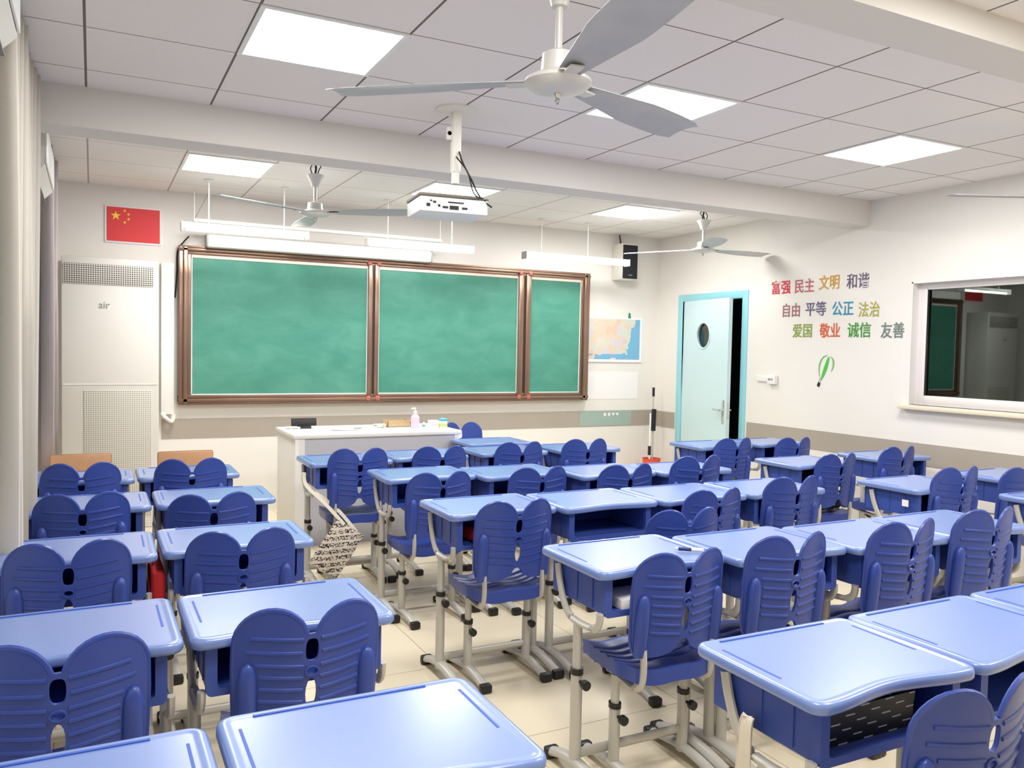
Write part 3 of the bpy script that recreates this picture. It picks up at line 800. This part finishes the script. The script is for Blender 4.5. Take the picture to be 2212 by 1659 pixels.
for x, w_, z, h_ in ((-.155, .02, .035, .016), (-.12, .016, .052, .010), (-.095, .012, .034, .012), (-.06, .03, .028, .010), (-.01, .05, .028, .020), (.05, .03, .028, .010), (-.14, .012, .058, .006), (.0, .09, .056, .006)):
    po.box(x-w_/2, x+w_/2, -.0245, -.018, z-h_/2, z+h_/2)
po.build('port', 'black', bo, rot=rz)
ca = MB(); ca.tube(bez([(.01, -.025, .33), (.02, -.05, .27), (.07, -.06, .18), (.12, -.03, .12), (.16, -.03, .08), (.20, -.05, .045)], 5), .005, seg=6)
ca.tube(bez([(-.01, -.03, .3), (.05, -.05, .22), (.09, -.05, .11), (.15, -.04, .09)], 5), .004, seg=6); ca.build('cable', 'black', t)

# national flag
t = thing('wall_flag', 'small red flag with yellow stars, framed in white on the front wall', 'flag', (.10, 0, 2.345))
MB().box(-.008, .425, -.012, -.002, -.01, .298, .002).build('mount_board', 'paper', t)
MB().box(.008, .412, -.016, -.011, .004, .284).build('flag_cloth', 'red', t, smooth=0)
def star(cx_, cz_, r, rot, m_):
    pts = []
    for i in range(10):
        a = pi/2+rot+i*pi/5; rad = r if i % 2 == 0 else r*.382
        pts.append((cx_+rad*cos(a), cz_+rad*sin(a)))
    m_.prism(pts, -.0175, -.0158, 'y')
s1 = MB(); star(.075, .213, .041, 0, s1)
for x, z, ro in ((.142, .258, .4), (.171, .230, .2), (.171, .190, .0), (.142, .162, .35)): star(x, z, .014, ro, s1)
s1.build('star', 'yellow', t, smooth=0)

# standing air unit
t = thing('standing_air_unit', 'tall white air purifier cabinet standing in the left front corner', 'air purifier', (-.215, -.35, 0))
MB().box(0, .70, 0, .345, 0, 2.175, .012).build('cabinet', 'ac', t)
MB().box(.012, .655, -.006, .004, 1.96, 2.12, .002).build('air_outlet', 'perf_top', t)
MB().box(.155, .645, -.006, .004, .10, 1.125, .002).build('air_inlet', 'perf_low', t)
MB().box(.01, .69, -.0035, .002, 1.168, 1.176).build('panel_seam', 'white', t, smooth=0)
text_mesh('logo', 'air', .078, mat('logo_grey', (160, 160, 150), .5), t, (.30, -.003, 1.80), (pi/2, 0, 0), .001)

# white conduit beside the board, with rolled cloth at its foot
t = thing('wall_conduit', 'white vertical cable duct between the air purifier and the blackboard', 'cable duct', (.52, 0, .87))
MB().box(0, .105, -.06, -.001, .03, 1.32, .006).build('duct_cover', 'white', t)
MB().tube(bez([(.01, -.05, .04), (.04, -.075, .0), (.085, -.07, -.03), (.10, -.06, .03)], 5), .02, .016, seg=10).build('cable_loop', 'cream', t)
c = MB(); c.tube(bez([(.735, -.1, 2.42), (.70, -.05, 2.38), (.652, -.03, 2.30), (.648, -.02, 2.12), (.640, -.02, 1.98), (.632, -.02, 1.9)], 5), .006, seg=6)
tag(c.build('cable', 'bagblack'), 'thin dark cable hanging at the upper left corner of the blackboard', 'cable')

# speaker
t = thing('wall_speaker', 'black-fronted loudspeaker high on the front wall, right of the blackboard', 'speaker', (5.22, -.10, 2.30))
MB().box(-.105, .105, -.08, .095, 0, .39, .006).build('cabinet', 'cream', t)
MB().box(-.085, .102, -.095, -.078, .012, .375, .006).build('grille', 'bagblack', t)
MB().box(-.02, .03, -.098, -.094, .045, .055).build('badge', 'grey', t, smooth=0)
MB().tube([(-.06, .0, .38), (-.06, .03, .49)], .008, seg=8).build('hanger', 'bronze_dark', t)

# map and paper sheet
t = thing('wall_map', 'pale paper map with blue sea areas on the front wall', 'map', (4.80, -.004, 1.40))
MB().box(0, .74, -.003, .002, 0, .50).build('map_sheet', 'map', t, smooth=0)
MB().tube([(0, -.006, 0), (.74, -.006, 0)], .006, seg=8).build('lower_rod', 'white', t)
MB().prism([(0, 0), (.035, 0), (.024, .06), (.012, .062)], -.008, .0, 'y').build('hanging_clip', mat('clip_green', (30, 140, 96), .5), t, loc=(.545, 0, .49))
tag(MB().box(4.80, 5.50, -.003, -.0005, .985, 1.29).build('paper_sheet', 'paper', smooth=0), 'blank white paper sheet on the wall below the map', 'poster')
tag(MB().box(4.74, 5.42, -.0085, -.006, .690, .852).build('banner_strip', mat('banner_teal', (158, 178, 170), .5), smooth=0), 'pale grey-green strip on the wall band below the map', 'banner')
for i, x in enumerate((5.065, 5.12, 5.175, 5.23)):
    m_ = MB()
    if i < 2: m_.box(-.014, .014, -.002, 0, -.018, .018)
    else: m_.prism([(0, -.018), (.018, .004), (.014, .017), (.005, .017), (0, .009), (-.005, .017), (-.014, .017), (-.018, .004)], -.002, 0, 'y')
    tag(m_.build('wall_sticker', 'white', loc=(x, -.0085, .815), smooth=0), 'tiny white %s sticker on the grey band below the map, %s of the four' % ('square' if i < 2 else 'heart', ('leftmost', 'second', 'third', 'rightmost')[i]), 'sticker', 'white stickers on the grey band')

# ---------------------------------------------------------------- right wall lettering and decals
WORDS = [
 ('富强', (206, 44, 58), -1.775, -1.995, 2.130), ('民主', (186, 96, 108), -2.063, -2.276, 2.128), ('文明', (200, 150, 30), -2.350, -2.556, 2.142), ('和谐', (104, 84, 120), -2.652, -2.860, 2.135),
 ('自由', (160, 106, 110), -1.915, -2.125, 1.912), ('平等', (100, 92, 128), -2.203, -2.418, 1.914), ('公正', (30, 140, 176), -2.504, -2.712, 1.908), ('法治', (170, 166, 70), -2.782, -2.975, 1.890),
 ('爱国', (140, 160, 70), -2.060, -2.272, 1.722), ('敬业', (214, 92, 44), -2.376, -2.582, 1.720), ('诚信', (64, 150, 50), -2.678, -2.896, 1.720), ('友善', (110, 124, 120), -3.012, -3.212, 1.714)]
CN = ['dark red', 'dusty pink', 'golden yellow', 'purple grey', 'brownish pink', 'slate violet', 'bright blue', 'olive yellow', 'yellow green', 'orange', 'green', 'grey']
for (wd, col, ya, yb, zc), cn in zip(WORDS, CN):
    row = 'top' if zc > 2 else ('middle' if zc > 1.8 else 'bottom')
    o = text_mesh('wall_lettering', wd, .135, mat('lettering', col, .5), None, (WX-.0025, (ya+yb)/2, zc+.005), (pi/2, 0, -pi/2), .0015, sx=(ya-yb)/.24, bold=.0012)
    tag(o, '%s two-character word in the %s row of the wall lettering' % (cn, row), 'lettering', 'Chinese wall lettering')
t = thing('balloon_decal', 'green striped hot-air balloon decal on the right wall', 'decal', (WX-.003, -2.345, 1.245))
def dec(poly, name, m_): MB().prism([(-a, b2) for a, b2 in poly], -.0012, .0012, 'x').build(name, m_, t, smooth=0)
G1 = mat('decal_green', (70, 190, 70), .5); G2 = mat('decal_green_pale', (130, 185, 110), .5)
mid = [(.052, .055), (.062, .10), (.085, .17), (.108, .225), (.125, .255), (.137, .262), (.140, .25), (.134, .21), (.118, .15), (.090, .095), (.06, .05)]
dec(mid, 'stripe', G1)
def arc(pts, w0): 
    L_, R_ = [], []
    P = bez([(a, 0, b2) for a, b2 in pts], 5); n = len(P)
    for i, p in enumerate(P):
        tt = (P[min(i+1, n-1)]-P[max(i-1, 0)]).normalized(); nn = Vector((-tt.z, 0, tt.x)); wi = w0*(.25+sin(pi*i/(n-1)))*.6
        L_.append((p.x+nn.x*wi, p.z+nn.z*wi)); R_.append((p.x-nn.x*wi, p.z-nn.z*wi))
    return L_+R_[::-1]
dec(arc([(.036, .08), (.028, .15), (.040, .21), (.072, .255), (.115, .272)], .009), 'stripe', G2)
dec(arc([(.155, .262), (.182, .225), (.184, .18), (.165, .13)], .011), 'stripe', G2)
dec([(.010, .0), (.036, -.012), (.050, .022), (.026, .036)], 'basket', 'black')
for x in (.028, .045): dec([(x, .03), (x+.012, .075), (x+.0145, .075), (x+.0025, .03)], 'rope', 'grey')

t = thing('socket_panel', 'white switch and socket box on the wall beside the door', 'switch', (WX, -1.60, 1.235))
MB().box(-.02, -.001, -.26, -.02, .02, .08, .004).build('trunking', 'white', t)
MB().box(-.045, -.001, -.285, -.185, 0, .086, .006).build('switch_box', 'white', t)
k_ = MB()
for y in (-.21, -.23, -.255): k_.box(-.048, -.044, y-.006, y+.006, .035, .055)
k_.build('switch_key', 'grey', t, smooth=0)

# ---------------------------------------------------------------- left wall: curtains and wall air conditioners
def curtain(y0, y1, z0, z1, xc, amp, per, m_, label, hem=0):
    t = thing('curtain', label, 'curtain', (xc, y0, z0), 0, 'window curtains')
    n = int((y1-y0)/per*14); vs = []; fs = []; nz = 10
    ph = [random.uniform(-.35, .35) for _ in range(40)]
    for i in range(n+1):
        y = (y1-y0)*i/n; a = 2*pi*y/per
        k = int(y/per); am = amp*(1+.25*ph[k % 40])
        for j in range(nz+1):
            v = j/nz; zz = (z1-z0)*v
            sway = 1+.12*sin(3*v+k)
            x = am*sway*(sin(a)+.18*sin(2*a+1)) ; yy = y+.012*cos(a*2+v*2)
            vs.append((x, yy, zz))
    for i in range(n):
        for j in range(nz): b_ = i*(nz+1)+j; fs.append((b_, b_+1, b_+nz+2, b_+nz+1))
    o = MB().add(vs, fs).build('curtain_cloth', m_, t, smooth=80)
    md_ = o.modifiers.new('thick', 'SOLIDIFY'); md_.thickness = .004
    MB().tube([(0, -.05, z1-z0-.01), (0, y1-y0+.05, z1-z0-.01)], .012, seg=10).build('curtain_rod', 'grey', t)
curtain(-4.3, -2.93, .34, 2.785, -.325, .095, .115, 'curtain', 'pale beige floor-length pleated curtain at the left edge, nearest the camera')
curtain(-1.45, -.62, .64, 2.785, -.315, .09, .105, 'curtain_b', 'grey mauve pleated curtain beside the air purifier cabinet')
def wall_ac(y0, y1, z0, label):
    t = thing('wall_air_conditioner', label, 'air conditioner', (LX, y0, z0), 0, 'wall air conditioners')
    prof = [(0.002, .02), (.14, 0), (.24, .03), (.295, .09), (.30, .30), (.28, .325), (.002, .325)]
    MB().prism(prof, 0, y1-y0, 'y').build('housing', 'ac', t, smooth=30)
    MB().box(.297, .306, .01, y1-y0-.01, .10, .30, .003).build('front_panel', 'white', t)
    MB().box(.18, .262, .03, y1-y0-.03, .012, .02, mtx=Matrix.Rotation(0, 4, 'Y')).build('louvre', 'grey', t, smooth=0)
wall_ac(-2.55, -1.62, 2.36, 'white wall air conditioner between the two curtains, high on the left')
wall_ac(-5.25, -4.36, 2.44, 'white wall air conditioner cut off at the top left corner')

# ---------------------------------------------------------------- podium and the things on it
t = thing('podium', 'white teacher podium with grey front panel below the blackboard', 'podium', (1.33, -1.50, 0))
PZ = .845
MB().box(0, 1.36, 0, .68, PZ-.03, PZ, .006).build('top', 'podium', t)
MB().box(.012, .04, .01, .66, .0, PZ-.03, .002).build('side_panel', 'podium', t)
MB().box(1.32, 1.348, .01, .66, .0, PZ-.03, .002).build('side_panel', 'podium', t)
MB().box(.04, 1.32, .02, .045, .0, PZ-.03).build('front_panel', 'podium_grey', t, smooth=0)
MB().box(.04, .085, .012, .02, .0, PZ-.032).build('trim_strip', 'podium', t, smooth=0)
MB().box(1.30, 1.32, .012, .02, .0, PZ-.032).build('trim_strip', 'podium', t, smooth=0)
MB().box(.04, 1.32, .60, .63, .05, PZ-.03).build('back_panel', 'podium', t, smooth=0)

t = thing('desk_monitor', 'small black screen standing at the back left of the podium', 'monitor', (1.52, -1.0, PZ))
MB().box(-.10, .10, -.012, .012, .02, .082, .004, Matrix.Rotation(R(-12), 4, 'X')).build('screen', 'black', t)
MB().box(-.05, .05, -.04, .04, 0, .022, .004).build('base', 'black', t)
tag(MB().tube(bez([(1.385, -.98, PZ+.008), (1.41, -1.04, PZ+.012), (1.45, -1.0, PZ+.008), (1.47, -1.05, PZ+.01)], 5), .012, .008, seg=8).build('crumpled_tissue', 'paper'), 'small crumpled tissue beside the black screen on the podium', 'tissue')
o = MB().lathe([(0, 0), (.09, .0), (.105, .008), (.10, .01), (.088, .004), (0, .004)], 28).build('tray', 'paper', loc=(1.80, -1.22, PZ), rot=(0, 0, 0)); o.scale = (1.15, .75, 1)
tag(o, 'flat white oval tray lying in the middle of the podium', 'tray')
tag(MB().tube([(1.86, -1.24, PZ+.013), (1.93, -1.22, PZ+.013)], .005, seg=8).build('chalk_stick', 'grey'), 'grey stick lying across the white tray on the podium', 'chalk')
o = MB(); 
for i in range(7): o.tube(bez([(random.uniform(0, .09), random.uniform(0, .06), random.uniform(.006, .03)) for _ in range(4)], 4), .009, .006, seg=7)
tag(o.build('wiping_cloth', 'khaki', loc=(2.07, -1.12, PZ)), 'crumpled pale wiping cloth beside the brown box on the podium', 'cloth')
t = thing('cardboard_box', 'low brown open cardboard box on the podium behind the cloth', 'box', (2.19, -1.10, PZ))
k_ = MB(); k_.box(0, .2, 0, .14, 0, .004); k_.box(0, .004, 0, .14, 0, .055); k_.box(.196, .2, 0, .14, 0, .055); k_.box(0, .2, 0, .004, 0, .055); k_.box(0, .2, .136, .14, 0, .055)
k_.build('box_body', 'kraft', t, smooth=0)
for (x0, x1, y0, y1) in ((0, .2, -.002, 0),): MB().box(x0, x1, y0, y1, .045, .056).build('box_flap', 'kraft', t, smooth=0)
t = thing('pump_bottle', 'pink hand-wash pump bottle standing on the podium', 'bottle', (2.385, -1.22, PZ))
MB().lathe([(0, 0), (.033, 0), (.036, .01), (.036, .085), (.03, .105), (.014, .118), (.014, .13), (0, .13)], 20).build('bottle_body', 'pinkb', t)
k_ = MB(); k_.lathe([(0, .128), (.015, .128), (.015, .142), (.005, .146), (.005, .168), (0, .168)], 14); k_.tube([(0, 0, .166), (-.035, 0, .162)], .006, seg=8); k_.build('pump', 'white', t)
t = thing('glue_bottle', 'tiny teal bottle between the pink pump bottle and white box', 'bottle', (2.455, -1.24, PZ))
MB().lathe([(0, 0), (.012, 0), (.012, .04), (.006, .05), (0, .052)], 14).build('bottle_body', 'white', t)
MB().lathe([(.0125, .012), (.0128, .03)], 14).build('label', 'cyan', t)
t = thing('small_carton', 'small white carton on the podium beside the jar', 'box', (2.50, -1.27, PZ))
MB().box(0, .078, 0, .06, 0, .065, .003).build('carton_body', 'white', t)
MB().box(.01, .068, -.0012, 0, .02, .034).build('printed_strip', 'pinkb', t, smooth=0)
t = thing('jar', 'round jar with teal lid and green label at the podium corner', 'jar', (2.615, -1.27, PZ))
MB().lathe([(0, 0), (.034, 0), (.036, .006), (.036, .058), (.03, .062), (0, .062)], 22).build('jar_body', 'white', t)
MB().lathe([(.0365, .012), (.0368, .04)], 22).build('label', 'lime', t)
MB().lathe([(0, .062), (.035, .062), (.035, .078), (.03, .082), (0, .082)], 22).build('lid', 'cyan', t)

# wooden chairs in front of the air unit
def wooden_chair():
    t = thing('wooden_chair', '', 'chair')
    MB().box(-.175, .175, -.012, .008, .60, .79, .014).build('backrest', 'wood', t)
    MB().box(-.19, .19, .0, .37, .42, .438, .006).build('seat', 'wood', t)
    for s_ in (-1, 1):
        MB().tube(bez([(s_*.155, .012, .70), (s_*.155, .02, .5), (s_*.165, .0, .25), (s_*.175, -.03, .0)], 4), .011, seg=10).build('leg', 'grey', t)
        MB().tube([(s_*.165, .34, .42), (s_*.18, .36, .0)], .011, seg=10).build('leg', 'grey', t)
    return t
wc = wooden_chair(); wc2 = copy_tree(wc)
for o, x, y, lab in ((wc, -.065, -1.72, 'tan wooden chair beside the curtain, left of the pair'), (wc2, .558, -1.75, 'tan wooden chair left of the podium, below the cable duct')):
    o.location = (x, y, 0); o['label'] = lab; o['group'] = 'tan wooden chairs by the air purifier'

# mop, broom and bucket in the corner
t = thing('bucket', 'red plastic bucket on the floor in the front right corner', 'bucket', (5.50, -.30, 0))
MB().lathe([(0, 0), (.075, 0), (.10, .34), (.108, .345), (.098, .345), (.073, .01), (0, .01)], 24).build('bucket_body', 'orange', t)
MB().tube([(.102*cos(a), .102*sin(a)*.2-.02, .33+.0*sin(a)) for a in [pi*i/12 for i in range(13)]], .004, seg=6).build('handle', 'grey', t)
t = thing('mop', 'tall grey-handled mop leaning in the corner beside the door', 'mop', (5.53, -.26, .02))
MB().tube([(.01, 0, .0), (.07, .09, 1.08)], .010, seg=10).build('handle', 'steel', t)
MB().tube([(.066, .083, 1.0), (.071, .091, 1.10)], .014, seg=10).build('grip', 'bagblack', t)
MB().tube([(.035, .03, .62), (.055, .05, .86)], .028, .02, seg=10).build('mop_head_sleeve', 'bagblack', t)
t = thing('broom', 'short white-handled broom standing against the mop', 'broom', (5.44, -.34, .02))
MB().tube([(.0, 0, .0), (.06, .08, .82)], .009, seg=10).build('handle', 'white', t)
MB().tube([(.028, .04, .36), (.034, .048, .46)], .017, seg=10).build('grip', 'bagblack', t)

# ---------------------------------------------------------------- bags and small things
t = thing('tote_bag', 'white tote bag printed with black script hanging on a desk hook', 'bag', (1.175, -2.52, .70))
bagm = Matrix.Translation((.185, -.10, -.455)) @ Matrix.Rotation(R(34), 4, 'Y')
vs = []; fs = []; nx, nz = 10, 12
for sgn in (-1, 1):
    for i in range(nx+1):
        for j in range(nz+1):
            u = i/nx; v = j/nz
            x = (-.105+.21*u); z = -.155+.31*v
            y = sgn*(.003+.022*sin(pi*u)*sin(pi*min(1, v*1.0))*(1-.5*v)) + .006*sin(9*u+5*v)
            vs.append((x, y, z))
n1 = (nx+1)*(nz+1)
for i in range(nx):
    for j in range(nz):
        a = i*(nz+1)+j; f_ = (a, a+1, a+nz+2, a+nz+1); fs.append(f_); fs.append(tuple(k+n1 for k in f_[::-1]))
ed = [j for j in range(nz+1)] + [i*(nz+1)+nz for i in range(1, nx+1)] + [nx*(nz+1)+j for j in range(nz-1, -1, -1)] + [i*(nz+1) for i in range(nx-1, 0, -1)]
fs += [(ed[i], ed[(i+1) % len(ed)], ed[(i+1) % len(ed)]+n1, ed[i]+n1) for i in range(len(ed))]
MB().add(vs, fs, bagm).build('bag_body', 'tote', t, smooth=60)
for off, ux in ((0, -.05), (.012, .05)):
    p1 = bagm @ Vector((ux, off-.01, .15))
    MB().tube(bez([(.0, off, .02), Vector((.012, off-.01, -.06)), Vector((0, 0, .0)).lerp(p1, .55)+Vector((-.012 if ux < 0 else .01, 0, 0)), p1], 6), .002, .013, seg=6, up=(1, 0, 0)).build('strap', 'khaki', t)
t = thing('cotton_bag', 'plain cream cotton bag hanging by two straps from the nearest middle desk', 'bag', (1.395, -6.19, .63))
for off in (0, .035):
    MB().tube(bez([(.0+off*.3, off, -.34), (-.004, off*.6, -.15), (-.006, off*.3, -.02), (.0, off*.2, .015), (.008, off*.6+.01, -.02), (.012+off*.3, off+.02, -.15), (.02+off*.3, off+.05, -.34)], 6), .002, .014, seg=6, up=(0, 1, 0)).build('strap', 'khaki', t)
vs = []; fs = []
for sgn in (-1, 1):
    for i in range(9):
        for j in range(9):
            u = i/8; v = j/8
            vs.append((sgn*(.004+.03*sin(pi*u)*sin(pi*v*.95+.1))+.01, -.13+.27*u, -.56+.23*v+.02*sin(pi*u)*(v)))
for i in range(8):
    for j in range(8):
        a = i*9+j; f_ = (a, a+1, a+10, a+9); fs.append(f_); fs.append(tuple(k+81 for k in f_[::-1]))
ed = [j for j in range(9)] + [i*9+8 for i in range(1, 9)] + [8*9+j for j in range(7, -1, -1)] + [i*9 for i in range(7, 0, -1)]
fs += [(ed[i], ed[(i+1) % len(ed)], ed[(i+1) % len(ed)]+81, ed[i]+81) for i in range(len(ed))]
MB().add(vs, fs).build('bag_body', 'khaki', t, smooth=60)

def pouch(name, label, cat, loc, sz, m_, rz=0, strap=True):
    t = thing(name, label, cat, loc, rz)
    MB().box(-sz[0]/2, sz[0]/2, -sz[1]/2, sz[1]/2, 0, sz[2], min(sz)*.28).build('pouch_body', m_, t, smooth=60)
    if strap: MB().tube(bez([(-sz[0]*.25, 0, sz[2]-.005), (-sz[0]*.1, 0, sz[2]+.05), (sz[0]*.1, 0, sz[2]+.05), (sz[0]*.25, 0, sz[2]-.005)], 5), .004, seg=6).build('strap', m_, t)
    return t
t = pouch('drawstring_bag', 'red fabric bag hanging between the two third-row desks of the left block', 'bag', (.212, -4.33, .44), (.05, .20, .24), 'redfab', 0)
MB().box(-.018, .02, -.104, -.100, .03, .09).build('printed_patch', 'paper', t, smooth=0)
pouch('pencil_case', 'red pencil case inside the first desk of the third middle row', 'pencil case', (1.58, -4.235, .632), (.10, .16, .06), 'redfab', .2, False)
t = thing('book_bin', 'black mesh tray of books inside the nearest middle desk', 'tray', (1.60, -6.215, .6135))
MB().box(-.15, .19, -.12, .14, 0, .006).build('tray_base', 'meshblack_glints', t, smooth=0)
k_ = MB(); k_.box(-.15, .19, -.12, -.114, .006, .085); k_.box(-.15, -.146, -.12, .14, .006, .06); k_.box(.186, .19, -.12, .14, .006, .06); k_.box(-.15, .19, .134, .14, .006, .09)
k_.build('tray_wall', 'meshblack_glints', t, smooth=0)
tag(MB().box(1.60, 1.78, -5.36, -5.22, .632, .668, .004).build('folded_paper', 'paper'), 'folded white papers inside the first desk of the fourth middle row', 'paper')
# marker pen
t = thing('marker_pen', 'dark blue marker pen with white cap on a fourth-row middle desk', 'pen', (1.918, -5.245, .79), math.atan2(-.061, .073))
MB().tube([(0.008, 0, 0), (.055, 0, 0)], .007, seg=12).build('barrel', mat('pen_blue', (36, 44, 110), .35), t)
MB().tube([(.055, 0, 0), (.098, 0, 0)], .008, seg=12).build('cap', 'white', t)
MB().tube([(-.004, 0, 0), (.008, 0, 0)], .005, seg=12).build('end_plug', 'white', t)
t = pouch('school_bag', 'black bag lying on the aisle-side chair seat, second row of right block', 'bag', (4.53, -3.56, .452), (.24, .16, .09), 'bagblack', .1)
MB().box(-.06, .03, -.082, -.078, .03, .05).build('white_label', 'paper', t, smooth=0)
t = pouch('school_bag', 'black bag on the wall-side chair seat, third row of right block', 'bag', (5.19, -3.5, .46), (.22, .15, .08), 'bagblack', -.1)
o = MB().lathe([(0, -.025), (.012, -.022), (.022, -.012), (.025, 0), (.022, .012), (.012, .022), (0, .025)], 18).build('ball', 'orange', loc=(2.47, -4.38, .807))
bpy.data.objects.remove(o)
tag(MB().box(4.0665, 4.0685, -4.585, -4.545, .675, .712).build('sticker', 'paper', smooth=0), 'small white sticker on the side of a right block desk', 'sticker')
